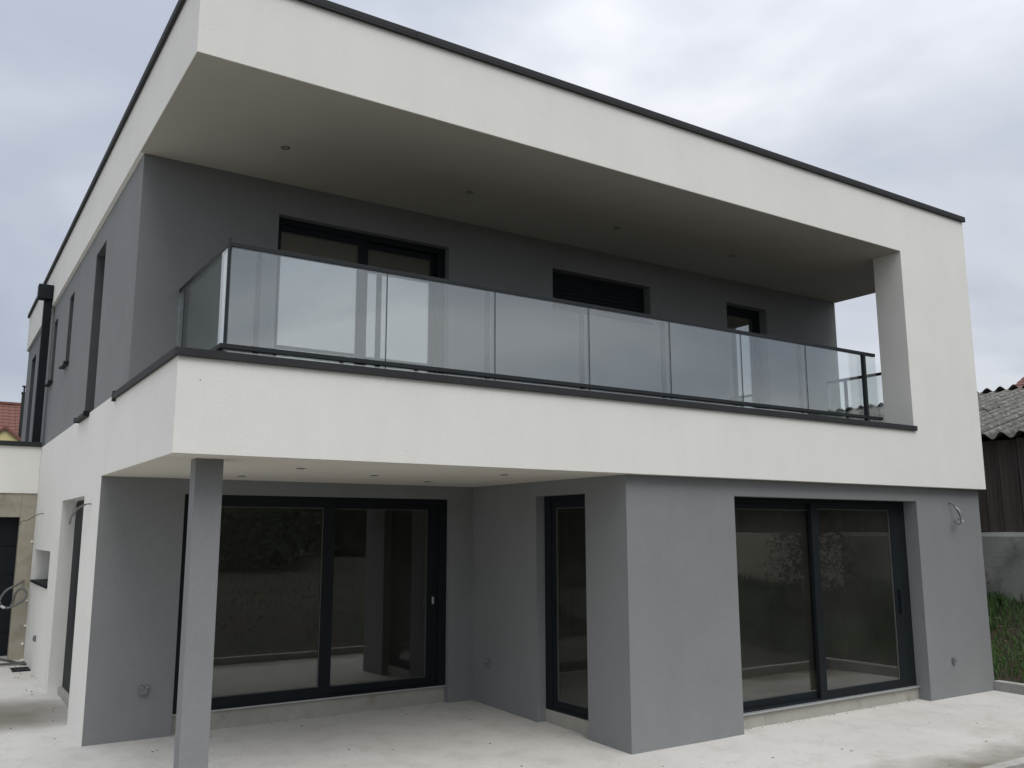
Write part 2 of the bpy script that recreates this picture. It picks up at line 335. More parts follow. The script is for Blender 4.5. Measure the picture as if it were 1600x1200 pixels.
# ---------------------------------------------------------------- the house
H = tag(empty('house'), 'modern two storey white and grey flat roofed house with a long glazed balcony', 'house')
dr = dict(DT=DT)
box('roof', WHITE, (0, W, 0, YE, ZS, ZR), H)
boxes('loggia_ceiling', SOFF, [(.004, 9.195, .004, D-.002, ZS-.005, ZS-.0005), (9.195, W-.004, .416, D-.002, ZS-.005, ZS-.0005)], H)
# thin plate under the roof block, soffit shade put into its colour
wall('pier', WHITE, 'y', 0, .414, 9.197, W, 3.345, ZS, (), H)
box('floor_band', WHITE, (0, W, 0, YE, ZB, 3.2), H)
box('terrace_ceiling', SOFT, (.004, XW-.004, .004, DT-.004, ZB-.004, ZB-.0005), H)  # plate coloured darker than the band to deepen the soffit shade
boxes('parapet', WHITE, [(0, W, 0, .35, 3.2, 3.345), (0, .3, .35, D+.3, 3.2, 3.345), (W-.3, W, .35, D, 3.2, 3.345)], H)
wall('side_band', WHITE, 'x', 0, .3, D+.3, 9.2, 3.2, 3.38, ((4.28, 5.02, 3.34, 9),), H)
wall('side_band', WHITE, 'x', 0, .3, 9.2, YE, 3.2, 3.38, (), H)
# ground floor
wall('side_wall', WHITE, 'x', 0, .3, DT+.012, YE, -.35, ZB, ((4.15, 6.05, -.2, 2.44), (6.90, 8.85, 1.335, 1.79)), H)
wall('grey_wall', GREY, 'y', DT, .30, .002, XW, -.35, ZB-.001, ((.8265, 4.034, -.3, 2.44),), H)
wall('grey_wall', GREY, 'x', XW, .30, YF, DT+.3, -.35, ZB-.001, ((.775, 1.685, -.3, 2.4385),), H)
wall('grey_wall', GREY, 'y', YF, .30, XW+.3, W-.02, -.35, ZB-.001, ((5.9185, 9.2952, -.3, 2.42),), H)
wall('grey_wall', GREY, 'x', W-.32, .30, YF+.3, YE, -.35, ZB-.001, (), H)
wall('rear_wall', WHITE, 'y', YE-.3, .30, .3, W-.32, -.35, ZB-.001, (), H)
# upper floor
DOOR1 = (1.427, 3.51, 3.30, 5.40); WIN2 = (5.034, 6.708, 4.87, 5.40); DOOR3 = (8.2146, 9.081, 3.30, 5.40)
wall('upper_wall', GREY, 'y', D, .30, XG, W-.027, 3.2, ZS-.001, (DOOR1, WIN2, DOOR3), H)
SIDEW = [(4.28, 5.02, 3.40, 5.45), (6.95, 7.42, 4.40, 5.45), (8.83, 9.30, 4.40, 5.45), (12.15, 12.95, 3.381, 5.42)]
wall('upper_wall', GREY, 'x', XG, .28, D+.3, YE-.02, 3.381, ZS-.001, SIDEW, H)
wall('upper_wall', GREY, 'x', W-.32, .29, D+.3, YE-.02, 3.2, ZS-.001, (), H)
wall('upper_wall', GREY, 'y', YE-.3, .28, XG+.28, W-.32, 3.2, ZS-.001, (), H)
box('balcony_floor', BALC, (.3, W-.3, .35, D, 3.2, 3.215), H)
# interiors
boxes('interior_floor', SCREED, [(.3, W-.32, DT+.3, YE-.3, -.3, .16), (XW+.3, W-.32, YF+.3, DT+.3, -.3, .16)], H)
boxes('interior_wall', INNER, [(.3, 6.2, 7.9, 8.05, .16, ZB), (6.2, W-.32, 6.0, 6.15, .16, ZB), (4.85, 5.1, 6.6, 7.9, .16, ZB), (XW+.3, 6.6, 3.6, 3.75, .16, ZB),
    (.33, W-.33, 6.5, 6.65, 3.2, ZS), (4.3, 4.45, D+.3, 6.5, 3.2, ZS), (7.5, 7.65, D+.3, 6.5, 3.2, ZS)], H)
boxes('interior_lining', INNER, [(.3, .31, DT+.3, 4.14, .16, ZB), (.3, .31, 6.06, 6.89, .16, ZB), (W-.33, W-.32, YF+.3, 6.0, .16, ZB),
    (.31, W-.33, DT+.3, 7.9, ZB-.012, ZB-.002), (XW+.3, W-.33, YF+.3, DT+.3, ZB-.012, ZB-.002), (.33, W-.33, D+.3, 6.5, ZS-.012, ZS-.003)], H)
# raw plinths in the door openings
box('plinth', PLINTH, (.8265, 4.034, DT+.085, DT+.29, -.3, .185), H, .004)
boxes('plinth', PLINTH, [(5.9185, 6.43, YF+.16, YF+.29, -.3, .088), (6.438, 9.2952, YF+.165, YF+.29, -.3, .088)], H, .004)
box('plinth', PLINTH, (XW+.10, XW+.29, .775, 1.685, -.3, .10), H, .004)
box('door_step', PLINTH, (.12, .29, 4.15, 6.05, -.2, .14), H, .004)

# column under the balcony corner
box('column', GREY, (.252, .466, .345, .50, -.3, ZB-.0045), H, .004)

# copings
def coping(name, segs, z0, z1, th=.028):
    for s in segs: box(name, CAP, s, H, .004)
zc0, zc1 = 3.323, 3.385
L_ = []
x = -.03
for x1 in (2.4, 4.8, 7.2, 9.235): L_.append((x, x1-.003, -.03, -.002, zc0, zc1)); x = x1
for s in L_: box('coping', CAP, s, H, .003)
x = -.002
for x1 in (2.4, 4.8, 7.2, 9.195): box('coping', CAP, (x, x1-.003, -.002, .37, 3.346, zc1), H, .003); x = x1
box('coping', CAP, (-.03, -.002, -.001, D+.36, zc0, zc1), H, .003)
box('coping', CAP, (-.002, .32, .371, D-.001, 3.346, zc1), H, .003)
box('coping', CAP, (-.033, XG-.001, D+.34, D+.40, zc0-.02, zc1+.02), H, .004)
box('coping', CAP, (W-.32, W+.03, .415, D-.001, 3.346, zc1), H, .003)
# roof edge
x = -.035
for x1 in (1.9, 4.9, 7.9, W+.035):
    box('roof_edge', CAP, (x, x1-.003, -.035, .26, ZR+.001, ZR+.055), H, .004)
    box('roof_edge', CAP, (x, x1-.003, -.035, -.003, ZR-.02, ZR+.0005), H, .003); x = x1
y = .262
for y1 in (3, 6, 9, 12, YE+.035):
    box('roof_edge', CAP, (-.035, .26, y, y1-.003, ZR+.001, ZR+.055), H, .004)
    box('roof_edge', CAP, (-.035, -.003, y, y1-.003, ZR-.02, ZR+.0005), H, .003)
    box('roof_edge', CAP, (W-.26, W+.035, y, y1-.003, ZR+.001, ZR+.055), H, .004); y = y1
# membrane on top
box('roof_membrane', BALC, (.27, W-.27, .27, YE-.27, ZR, ZR+.012), H)

# ---- framed openings.  axis 'y': faces -y, u = x.  axis 'x': u = y, faces -x
def fb(axis, u0, u1, w0, w1, z0, z1): return (u0, u1, w0, w1, z0, z1) if axis == 'y' else (w0, w1, u0, u1, z0, z1)
def ring(axis, u0, u1, z0, z1, w0, w1, sl, sr, sb, st):
    return [fb(axis, u0, u0+sl, w0, w1, z0, z1), fb(axis, u1-sr, u1, w0, w1, z0, z1),
            fb(axis, u0+sl, u1-sr, w0, w1, z0, z0+sb), fb(axis, u0+sl, u1-sr, w0, w1, z1-st, z1)]
def leaf(axis, u0, u1, z0, z1, w, par, sl=.075, sr=.075, sb=.085, st=.075, g=None, name='sash'):
    boxes(name, DARK, ring(axis, u0, u1, z0, z1, w, w+.05, sl, sr, sb, st), par, .003)
    box('pane', g or GLASS_W, fb(axis, u0+sl, u1-sr, w+.018, w+.030, z0+sb, z1-st), par)
    boxes('gasket', BALC, ring(axis, u0+sl, u1-sr, z0+sb, z1-st, w+.012, w+.035, .008, .008, .008, .008), par)
# terrace sliding door (left leaf in front)
sdm = boxes('sliding_door', DARK, ring('y', .8265, 4.034, .195, 2.44, DT+.065, DT+.19, .06, .10, .02, .05), H, .003)
leaf('y', .87, 2.55, .21, 2.40, DT+.075, sdm, .07, .14, .105, .085)
leaf('y', 2.42, 3.965, .21, 2.40, DT+.13, sdm, .10, .17, .09, .09)
box('track', ALU, (.83, 4.03, DT+.04, DT+.20, .1855, .197), sdm)
box('handle', ALU, (3.862, 3.884, DT+.10, DT+.13, 1.16, 1.25), sdm, .005)
# right hand sliding door (right leaf in front)
sdm = boxes('sliding_door', DARK, ring('y', 5.9185, 9.2952, .098, 2.42, YF+.185, YF+.29, .05, .12, .02, .05), H, .003)
leaf('y', 5.95, 7.62, .115, 2.39, YF+.245, sdm, .05, .12, .085, .10)
leaf('y', 7.43, 9.18, .115, 2.39, YF+.19, sdm, .12, .20, .085, .085)
box('track', ALU, (5.92, 9.29, YF+.125, YF+.29, .0885, .1), sdm)
box('handle', DARK, (9.05, 9.075, YF+.15, YF+.19, 1.0, 1.3), sdm, .005)
# narrow door in the side wall
nd = boxes('narrow_door', DARK, ring('x', .775, 1.685, .105, 2.4385, XW+.115, XW+.21, .04, .12, .03, .05), H, .003)
leaf('x', .80, 1.58, .13, 2.39, XW+.13, nd, .07, .09, .08, .09)
box('handle', DARK, (XW+.10, XW+.13, 1.50, 1.525, 1.1, 1.25), nd, .004)
# side entrance on the white wall
se = boxes('side_door', DARK, [(.165, .26, 4.155, 6.045, .14, 2.435)], H, .003)
boxes('door_panel', DARK, [(.155, .1649, 4.3, 5.05, .25, 2.3), (.155, .1649, 5.15, 5.9, .25, 2.3)], se, .003)
# ribbon window on the white wall
rw = boxes('window', DARK, ring('x', 6.90, 8.85, 1.335, 1.79, .22, .28, .05, .05, .05, .05), H, .003)
box('pane', GLASS_W, (.24, .252, 6.95, 8.80, 1.385, 1.74), rw)
box('sill', DARK, (-.03, .22, 6.89, 8.86, 1.30, 1.337), rw, .003)
# balcony doors and window
d1 = boxes('balcony_door', DARK, ring('y', DOOR1[0], DOOR1[1], 3.31, 5.40, D+.10, D+.25, .02, .10, .03, .07), H, .003)
leaf('y', 1.447, 2.52, 3.34, 5.37, D+.12, d1, .05, .12, .09, .11, GLASS_U)
leaf('y', 2.40, 3.46, 3.34, 5.37, D+.175, d1, .13, .11, .09, .11, GLASS_U)
w2 = boxes('window', DARK, ring('y', WIN2[0], WIN2[1], WIN2[2], WIN2[3], D+.16, D+.24, .06, .07, .06, .06), H, .003)
box('pane', GLASS_W, (WIN2[0]+.06, WIN2[1]-.07, D+.19, D+.202, WIN2[2]+.06, WIN2[3]-.06), w2)
for k in range(9): box('shutter_slat', DARK, (WIN2[0]+.01, WIN2[1]-.01, D+.125, D+.135+.004*(k % 2), WIN2[2]+.02+k*.056, WIN2[2]+.072+k*.056), w2, .002)
box('sill', CAP, (WIN2[0]-.02, WIN2[1]+.02, D-.035, D+.16, WIN2[2]-.012, WIN2[2]+.012), w2, .003)
d3 = boxes('balcony_door', DARK, ring('y', DOOR3[0], DOOR3[1], 3.31, 5.40, D+.14, D+.24, .06, .07, .03, .06), H, .003)
leaf('y', DOOR3[0]+.05, DOOR3[1]-.05, 3.34, 5.35, D+.16, d3, .08, .09, .09, .09, GLASS_U)
# windows of the left upper wall
for i, (a, b, z0, z1) in enumerate(SIDEW):
    w_ = boxes('window', DARK, ring('x', a, b, z0, z1, XG+.17, XG+.24, .06, .06, .06, .06), H, .003)
    box('pane', GLASS_W, (XG+.20, XG+.212, a+.06, b-.06, z0+.06, z1-.06), w_)
    boxes('reveal_lining', LINING, [(XG+.004, XG+.17, b-.006, b-.001, z0, z1-.006)], w_)
    boxes('reveal_lining', LINING, [(XG+.004, XG+.17, a+.001, b-.001, z1-.0055, z1-.001)], w_)
    boxes('shutter_guide', DARK, [(XG+.012, XG+.05, a+.001, a+.03, z0, z1-.006)], w_)
    if i < 3:
        zs_ = z0-.05 if i == 0 else z0-.03
        boxes('sill', CAP, [(-.02, XG+.17, a+.003, b-.003, zs_+.01, zs_+.032)] if i else [(-.06, XG+.17, a+.003, b-.003, 3.345, 3.385)], w_, .003)
        for c0, c1 in ((b-.001, b+.02), (a-.02, a+.001)):
            box('sill_end', DARK, (-.065 if i == 0 else -.028, XG-.002, c0, c1, zs_-.012 if i == 0 else zs_+.006, zs_+.05 if i == 0 else zs_+.045), w_, .002)

# balustrade
ZT, ZBR = 4.40, 3.505
bal = boxes('balustrade', RAILM, [(.405, 9.16, .405, .4475, ZBR-.004, ZBR+.036), (.405, .4465, .448, 2.17, ZBR-.004, ZBR+.036), (W-.335, W-.295, .43, 2.17, ZBR, ZBR+.042)], H, .003)
boxes('top_rail', RAILM, [(.444, 9.13, .440, .488, ZT-.030, ZT+.010)], bal, .003)
boxes('top_rail', RAILM, [(.444, .492, .4885, 2.19, ZT-.030, ZT+.010)], bal, .003)
boxes('top_rail', RAILM, [(W-.345, W-.297, .43, 2.215, ZT-.030, ZT+.010)], bal, .003)
jx = [.470, 1.883, 3.046, 4.214, 5.366, 6.517, 7.694, 9.135]
post0 = box('post', RAILM, (-.02, .02, -.02, .02, 3.2155, ZT-.031), bal, .003)
pts = [(.72, .51)] + [(x-.055, .51) for x in jx[1:-1]] + [(.468, 1.95), (W-.32, 1.9), (W-.32, .75)]
for i, (x, y) in enumerate(pts):
    o = post0 if i == 0 else post0.copy()
    if i: C.objects.link(o)
    o.location = (x, y, 0)
box('post', RAILM, (8.808, 8.85, .396, .4487, 3.386, ZT-.031), bal, .003)
box('corner_post', RAILM, (.440, .462, .438, .4605, ZBR+.037, ZT+.04), bal, .002)
for a, b in zip(jx, jx[1:]):
    box('glass_panel', GLASS_B, (a+.003, b-.003, .449, .461, ZBR-.09, ZT-.031), bal)
for a in jx[1:-1]: box('joint', DARK, (a-.0028, a+.0028, .448, .4612, ZBR-.09, ZT-.031), bal)
box('glass_panel', GLASS_B, (.448, .460, .492, 2.187, ZBR-.09, ZT-.031), bal)
box('glass_panel', GLASS_B, (W-.35, W-.338, .50, 2.187, ZBR, ZT-.031), bal)

# recessed lights
def downlight(x, y, z, tilt=0):
    bm = bmesh.new(); n = 20
    prof = [(.025, .0), (.029, -.003), (.038, -.005), (.042, -.002), (.042, .0)]
    rings = [[bm.verts.new((x+r*math.cos(2*math.pi*j/n), y+r*math.sin(2*math.pi*j/n), z-.0015+h)) for j in range(n)] for r, h in prof]
    for a, b in zip(rings, rings[1:]):
        for j in range(n): bm.faces.new([a[j], a[(j+1) % n], b[(j+1) % n], b[j]])
    o = link('downlight', bm, ALU_D, H, smooth=True)
    bm = bmesh.new(); vs = [bm.verts.new((x+.026*math.cos(2*math.pi*j/n), y+.026*math.sin(2*math.pi*j/n), z-.0028)) for j in range(n)]
    vs2 = [bm.verts.new((v.co.x, v.co.y, z-.0008)) for v in vs]
    bm.faces.new(vs); bm.faces.new(vs2[::-1])
    for j in range(n): bm.faces.new([vs[j], vs[(j+1) % n], vs2[(j+1) % n], vs2[j]])
    link('lamp_lens', bm, LENS, o)
ALU_D = mat('dark_ring', (.16, .155, .14), .4, .05, 5, metal=.5)
for x, y in ((1.172, 1.335), (3.27, 1.35), (5.40, 1.37), (7.444, 1.37)): downlight(x, y, ZS-.0045)
for x, y in ((1.323, .985), (1.197, 2.34), (2.297, 1.545), (3.285, 2.27), (3.36, .775)): downlight(x, y, ZB-.0035)

# rainwater pipe
dp = boxes('downpipe', DARK, [(-.125, -.005, 9.44, 9.56, 3.42, 5.86)], H, .006)
boxes('hopper', DARK, [(-.225, -.004, 9.38, 9.58, 5.86, 6.10)], dp, .008)
box('overflow', DARK, (-.004, .02, 9.40, 9.56, 5.9, 6.06), dp)

# sockets
def socket(axis, u, w, z, s=.045):
    b_ = box('socket', SOCK, fb(axis, u-s, u+s, w-.028, w-.001, z-s, z+s), H, .006)
    box('socket_lid', SOCK, fb(axis, u-s*.8, u+s*.8, w-.038, w-.0285, z-s*.8, z+s*.62), b_, .004)
    for dx in (-.6, .6): box('hinge', ALU, fb(axis, u+dx*s-.005, u+dx*s+.005, w-.042, w-.029, z+s*.68, z+s*.9), b_)
socket('y', .535, DT, .467); socket('y', 9.84, YF, .385, .034); socket('x', 2.71, XW, .475, .04); socket('x', 7.75, 0, .57, .04)
# small marks in the plaster
boxes('anchor_mark', DARK, [(.163, .172, -.003, .001, 3.155, 3.160)], H)

# ---------------------------------------------------------------- loose cables
def cable(name, pts, r, label, m=CABLE, extra=(), cat='cable'):
    bm = bmesh.new(); tube(bm, spline(pts), r, 8); o = link(name, bm, m, smooth=True); tag(o, label, cat)
    for nm, p, rr, mm in extra:
        bm = bmesh.new(); tube(bm, spline(p), rr, 8); link(nm, bm, mm, o, smooth=True)
    return o
cable('cable', [(.01, 3.605, 2.335), (-.05, 3.62, 2.33), (-.12, 3.72, 2.28), (-.16, 3.78, 2.2), (-.17, 3.82, 2.13), (-.15, 3.9, 2.15), (-.12, 4.1, 2.25), (-.05, 4.3, 2.38)], .0065,
      'grey cable looping out of the white wall above the side door', CABLE, [('sheath', [(-.06, 3.63, 2.328), (-.12, 3.72, 2.28), (-.16, 3.78, 2.2)], .011, CABLE)])
cable('cable', [(.01, 8.1, 2.32), (-.08, 8.1, 2.30), (-.2, 8.12, 2.22), (-.28, 8.14, 2.2), (-.29, 8.14, 2.15)], .007,
      'thin cable sticking out of the white wall near the garage corner')
cable('cable', [(10.03, YF+.005, 2.41), (10.05, YF-.05, 2.385), (10.09, YF-.07, 2.32), (10.135, YF-.08, 2.25), (10.155, YF-.08, 2.19), (10.15, YF-.08, 2.15), (10.10, YF-.08, 2.125), (10.04, YF-.08, 2.145), (10.03, YF-.07, 2.17), (10.09, YF-.07, 2.185), (10.15, YF-.08, 2.20)], .008,
      'short wire with a white connector hanging from the grey wall right of the sliding door', BALC,
      [('connector', [(10.075, YF-.062, 2.355), (10.10, YF-.09, 2.32), (10.125, YF-.095, 2.28)], .009, CABLEL), ('connector', [(10.15, YF-.1, 2.18), (10.158, YF-.1, 2.165), (10.16, YF-.1, 2.15)], .011, CABLEL)])
cable('hose', [(-.09, 9.21, 1.30), (-.12, 9.1, 1.29), (-.2, 9.0, 1.25), (-.33, 8.95, 1.18), (-.40, 8.95, 1.06), (-.385, 8.95, .955), (-.3, 8.95, .92), (-.19, 8.95, .96), (-.09, 8.95, 1.03), (-.055, 8.98, 1.12), (-.10, 9.0, 1.19), (-.17, 9.02, 1.17), (-.21, 9.03, 1.09), (-.22, 9.05, 1.0), (-.25, 9.05, .94)], .017,
      'thick grey conduit hanging in a loop on the raw wall beside the garage door', CABLE, [('tape', [(-.385, 8.945, .955), (-.36, 8.945, .935), (-.335, 8.945, .925)], .020, CABLEL)])
cable('hose', [(-.9, 8.9, .12), (-.6, 8.85, .15), (-.4, 8.75, .2), (-.25, 8.7, .18), (-.12, 8.75, .13), (-.02, 8.8, .125)], .02,
      'black conduit lying on the ground at the foot of the garage wall', BALC)
cable('hose', [(-1.1, 8.6, .12), (-.7, 8.6, .13), (-.4, 8.62, .14), (-.15, 8.68, .135), (-.015, 8.60, .12)], .017,
      'grey hose running along the ground to the white wall corner', BALC)
dg = empty('drain', (-.09, 8.25, 0)); tag(dg, 'small dark square drain grate in the ground by the white wall', 'drain')
zg = slz(-.09, 8.25)
boxes('grate_frame', DARK, [(-.14, .14, -.2, -.17, zg-.05, zg+.012), (-.14, .14, .17, .2, zg-.05, zg+.012), (-.14, -.115, -.17, .17, zg-.05, zg+.012), (.06, .085, -.17, .17, zg-.05, zg+.012)], dg)
for i in range(7): box('grate_bar', CAP, (-.114, .059, -.16+i*.047, -.135+i*.047, zg-.03, zg+.010), dg)

# ---------------------------------------------------------------- garage
G = tag(empty('garage', (-3, 9.2, 0)), 'flat roofed garage with raw beige wall and a dark door, left of the house', 'garage')
def gb(name, m, lst, par=None, bv=.005):
    return boxes(name, m, [(a+3, b+3, c-9.2, d-9.2, e, f) for a, b, c, d, e, f in lst], par or G, bv)
gb('fascia', WHITE, [(-6, -.001, 9.2, 13.8, 2.65, 3.40)])
gb('raw_wall', BEIGE, [(-.21, -.001, 9.225, 9.5, -.3, 2.649), (-5.99, -.211, 9.225, 9.5, 2.28, 2.649), (-5.99, -3.2, 9.225, 9.5, -.3, 2.279), (-5.98, -5.7, 9.501, 13.7, -.3, 2.649)])
for a, b in ((-6.03, -3.0), (-2.997, -.001)): gb('coping', CAP, [(a, b, 9.165, 9.45, 3.40, 3.462), (a, b, 9.165, 9.197, 3.385, 3.3995)], None, .003)
gdm = gb('garage_door', DARK, [(-3.2, -.212, 9.42, 9.48, .06, 2.279)])
for i in range(5): gb('door_section', DARK, [(-3.19, -.215, 9.405, 9.4195, .07+i*.442, .07+i*.442+.432)], gdm, .003)
gb('threshold', PLINTH, [(-3.2, -.212, 9.24, 9.50, -.3, .17)])
gb('roof_membrane', BALC, [(-5.95, -.01, 9.46, 13.7, 3.401, 3.41)])
for i, (x, z, s) in enumerate([(-.02, .1, .03), (-.03, .35, .02), (-.015, .62, .018), (-.02, 1.0, .015), (-.02, 1.9, .02)]):
    bm = bmesh.new(); bmesh.ops.create_icosphere(bm, subdivisions=2, radius=s)
    for v in bm.verts: v.co += .35*s*noise.noise_vector(v.co*60+Vector((i, 0, 0))); v.co += Vector((x+3, 9.215-9.2, z))
    link('mortar_lump', bm, WHITE, G, smooth=True)

# ---------------------------------------------------------------- shed on the right
SX = 13.2; sh = tag(empty('shed', (SX, 0, 0)), 'old dark wooden shed with a lichened corrugated roof beyond the right corner of the house', 'shed')
bm = bmesh.new()
y0 = -12.0; n = 60
va = []
for i in range(n+1):
    y = y0+26*i/n; va.append([bm.verts.new((-.10+.02*noise.noise(Vector((y*1.5, 0, 0))), y, -.1)), bm.verts.new((-.09+.025*noise.noise(Vector((y*1.7, 3, 0))), y, 1.95)), bm.verts.new((-.02, y, 2.02+.02*noise.noise(Vector((y*3, 1, 0))))), bm.verts.new((.25, y, 2.02)), bm.verts.new((.25, y, -.1))])
for a, b in zip(va, va[1:]):
    for k in range(4): bm.faces.new([a[k], b[k], b[k+1], a[k+1]])
for e in (va[0], va[-1]): bm.faces.new(e)
link('plinth', bm, ROUGHC, sh, smooth=False)
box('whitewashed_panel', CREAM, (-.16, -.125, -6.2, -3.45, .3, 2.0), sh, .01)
rnd = random.Random(3); y = y0+.03
plank_meshes = []
for k in range(5):
    bm = bmesh.new(); w = .26
    bx(bm, 0, .03, 0, w, 2.03, 3.53); bmesh.ops.subdivide_edges(bm, edges=[e for e in bm.edges if abs(e.verts[0].co.z-e.verts[1].co.z) > 1], cuts=3)
    for v in bm.verts: v.co.x += .008*noise.noise(v.co*2+Vector((k*9, 0, 0))); v.co.y += .006*noise.noise(v.co*1.7+Vector((k*5, 2, 0)))
    me = bpy.data.meshes.new('plank'); bm.to_mesh(me); bm.free(); me.materials.append(WOOD); plank_meshes.append(me)
while y < 13.7:
    s = rnd.uniform(.8, 1.35); o = bpy.data.objects.new('plank', rnd.choice(plank_meshes)); C.objects.link(o); o.parent = sh
    o.location = (rnd.uniform(-.012, .012), y, rnd.uniform(-.03, .0)); o.scale = (1, s, 1); y += .26*s + rnd.uniform(.006, .014)
boxes('inner_boarding', WOOD, [(.06, .1, y0, 13.8, 1.9, 3.5), (.1, 11, y0, y0+.1, 0, 3.6), (.1, 11, 13.7, 13.8, 0, 3.6), (11, 11.1, y0, 13.8, 0, 3.5)], sh)
# corrugated sheets: two rows up the slope, three waves each
def sheet(flip):
    bm = bmesh.new(); P_ = .30; nw = 3; seg = 10; L = 3.15; rows = 5
    ex = .03
    grid = []
    for i in range(nw*seg+2):
        yy = i*P_/seg; h = .055*math.sin(2*math.pi*yy/P_)
        grid.append([[bm.verts.new((r*L/rows, yy, h+dz)) for r in range(rows+1)] for dz in (0, -.012)])
    for a, b in zip(grid, grid[1:]):
        for s in (0, 1):
            for r in range(rows): bm.faces.new([a[s][r], a[s][r+1], b[s][r+1], b[s][r]])
        bm.faces.new([a[0][0], b[0][0], b[1][0], a[1][0]]); bm.faces.new([a[0][-1], b[0][-1], b[1][-1], a[1][-1]])
    for e in (grid[0], grid[-1]):
        for r in range(rows): bm.faces.new([e[0][r], e[0][r+1], e[1][r+1], e[1][r]])
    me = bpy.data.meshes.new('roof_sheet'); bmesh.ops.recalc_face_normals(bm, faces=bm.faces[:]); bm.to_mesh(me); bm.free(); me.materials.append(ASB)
    return me
sm = sheet(0); ang = math.atan2(5.16-3.54, 18.9-13.0)
for row in range(2):
    for i in range(29):
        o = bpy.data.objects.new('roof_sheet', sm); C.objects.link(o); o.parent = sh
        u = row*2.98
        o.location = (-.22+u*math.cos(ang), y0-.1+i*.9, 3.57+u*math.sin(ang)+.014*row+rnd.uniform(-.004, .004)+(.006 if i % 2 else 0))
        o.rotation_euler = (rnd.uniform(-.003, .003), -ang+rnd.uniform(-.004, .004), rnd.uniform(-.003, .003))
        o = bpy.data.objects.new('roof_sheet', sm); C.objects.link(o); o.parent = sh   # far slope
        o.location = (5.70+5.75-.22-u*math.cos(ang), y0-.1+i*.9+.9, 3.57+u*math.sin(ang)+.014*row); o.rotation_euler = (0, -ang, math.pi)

# ---------------------------------------------------------------- neighbour houses
hr = tag(empty('neighbour_house', (32, 1.72, 0)), 'house with a steep red tiled roof rising behind the corrugated shed', 'house')
boxes('wall', CREAM, [(-5.0, 9, -8, 7.6, -.5, 4.7)], hr)
rl = 9.9; ang2 = math.atan(.52)
def course(w, exposure=.32):
    bm = bmesh.new(); n = max(2, int(w/.3)); 
    for i in range(n):
        a = i*w/n; b = (i+1)*w/n-.01; bx(bm, 0, exposure+.06, a, b, 0, .022+.006*((i*7) % 3))
    me = bpy.data.meshes.new('tile_course'); bm.to_mesh(me); bm.free(); me.materials.append(RED); return me
cm = course(16.0); x0_ = -5.9
for s in (0, 1):
    for k in range(31):
        o = bpy.data.objects.new('tile_course', cm); C.objects.link(o); o.parent = hr; u = k*.32
        if s == 0: o.location = (x0_+u*math.cos(ang2), -8, 4.66+u*math.sin(ang2)+.02); o.rotation_euler = (0, -ang2+.06, 0)
        else: o.location = (x0_+2*31*.32*math.cos(ang2)-u*math.cos(ang2), 8, 4.66+u*math.sin(ang2)+.02); o.rotation_euler = (0, -ang2+.06, math.pi)
bm = bmesh.new(); tx = x0_+31*.32*math.cos(ang2); tz = 4.66+31*.32*math.sin(ang2)
for y in (-7.9, 7.7):
    a = [bm.verts.new(p) for p in ((x0_+.4, y, 4.6), (2*tx-x0_-.4, y, 4.6), (tx, y, tz-.1))]; bm.faces.new(a)
    b = [bm.verts.new((v.co.x, y+.2, v.co.z)) for v in a]; bm.faces.new(b)
    for i in range(3): bm.faces.new([a[i], a[(i+1) % 3], b[(i+1) % 3], b[i]])
link('gable', bm, CREAM, hr)
boxes('verge', RED, [(0, 10.1, 0, .09, -.03, .13)], hr).location = (x0_-.03, 8.0, 4.66); hr.children[-1].rotation_euler = (0, -ang2, 0)
boxes('ridge_cap', RED, [(tx-.15, tx+.15, -8, 8.1, tz-.02, tz+.1)], hr)

hl = tag(empty('neighbour_house', (-2.2, 47, 0)), 'yellow house with a red tiled roof and a gabled dormer, far behind the garage', 'house')
boxes('wall', YEL, [(-6, 6, .8, 9, -.5, 5.9)], hl)
cm2 = course(12.6, .30); a3 = math.atan(.95)
for s in (0, 1):
    for k in range(19):
        o = bpy.data.objects.new('tile_course', cm2); C.objects.link(o); o.parent = hl; u = k*.30
        o.location = (-6.3, u*math.cos(a3), 5.42+u*math.sin(a3)) if s == 0 else (6.3, 2*19*.3*math.cos(a3)-u*math.cos(a3), 5.42+u*math.sin(a3))
        # local x of the course runs up the slope, local y along the eaves
        o.rotation_euler = Matrix(((0, 1, 0), (1, 0, 0), (0, 0, -1))).to_euler()
        up_ = Vector((0, math.cos(a3-.07), math.sin(a3-.07))) if s == 0 else Vector((0, -math.cos(a3-.07), math.sin(a3-.07)))
        al = Vector((-1, 0, 0)) if s == 0 else Vector((1, 0, 0)); nn = up_.cross(al)
        o.rotation_euler = Matrix((up_, al, nn)).transposed().to_euler()
        if s == 0: o.location.x = 6.3
        else: o.location.x = -6.3
boxes('ridge_cap', RED, [(-6.3, 6.3, 19*.3*math.cos(a3)-.13, 19*.3*math.cos(a3)+.13, 5.42+19*.3*math.sin(a3)-.03, 5.42+19*.3*math.sin(a3)+.10)], hl)
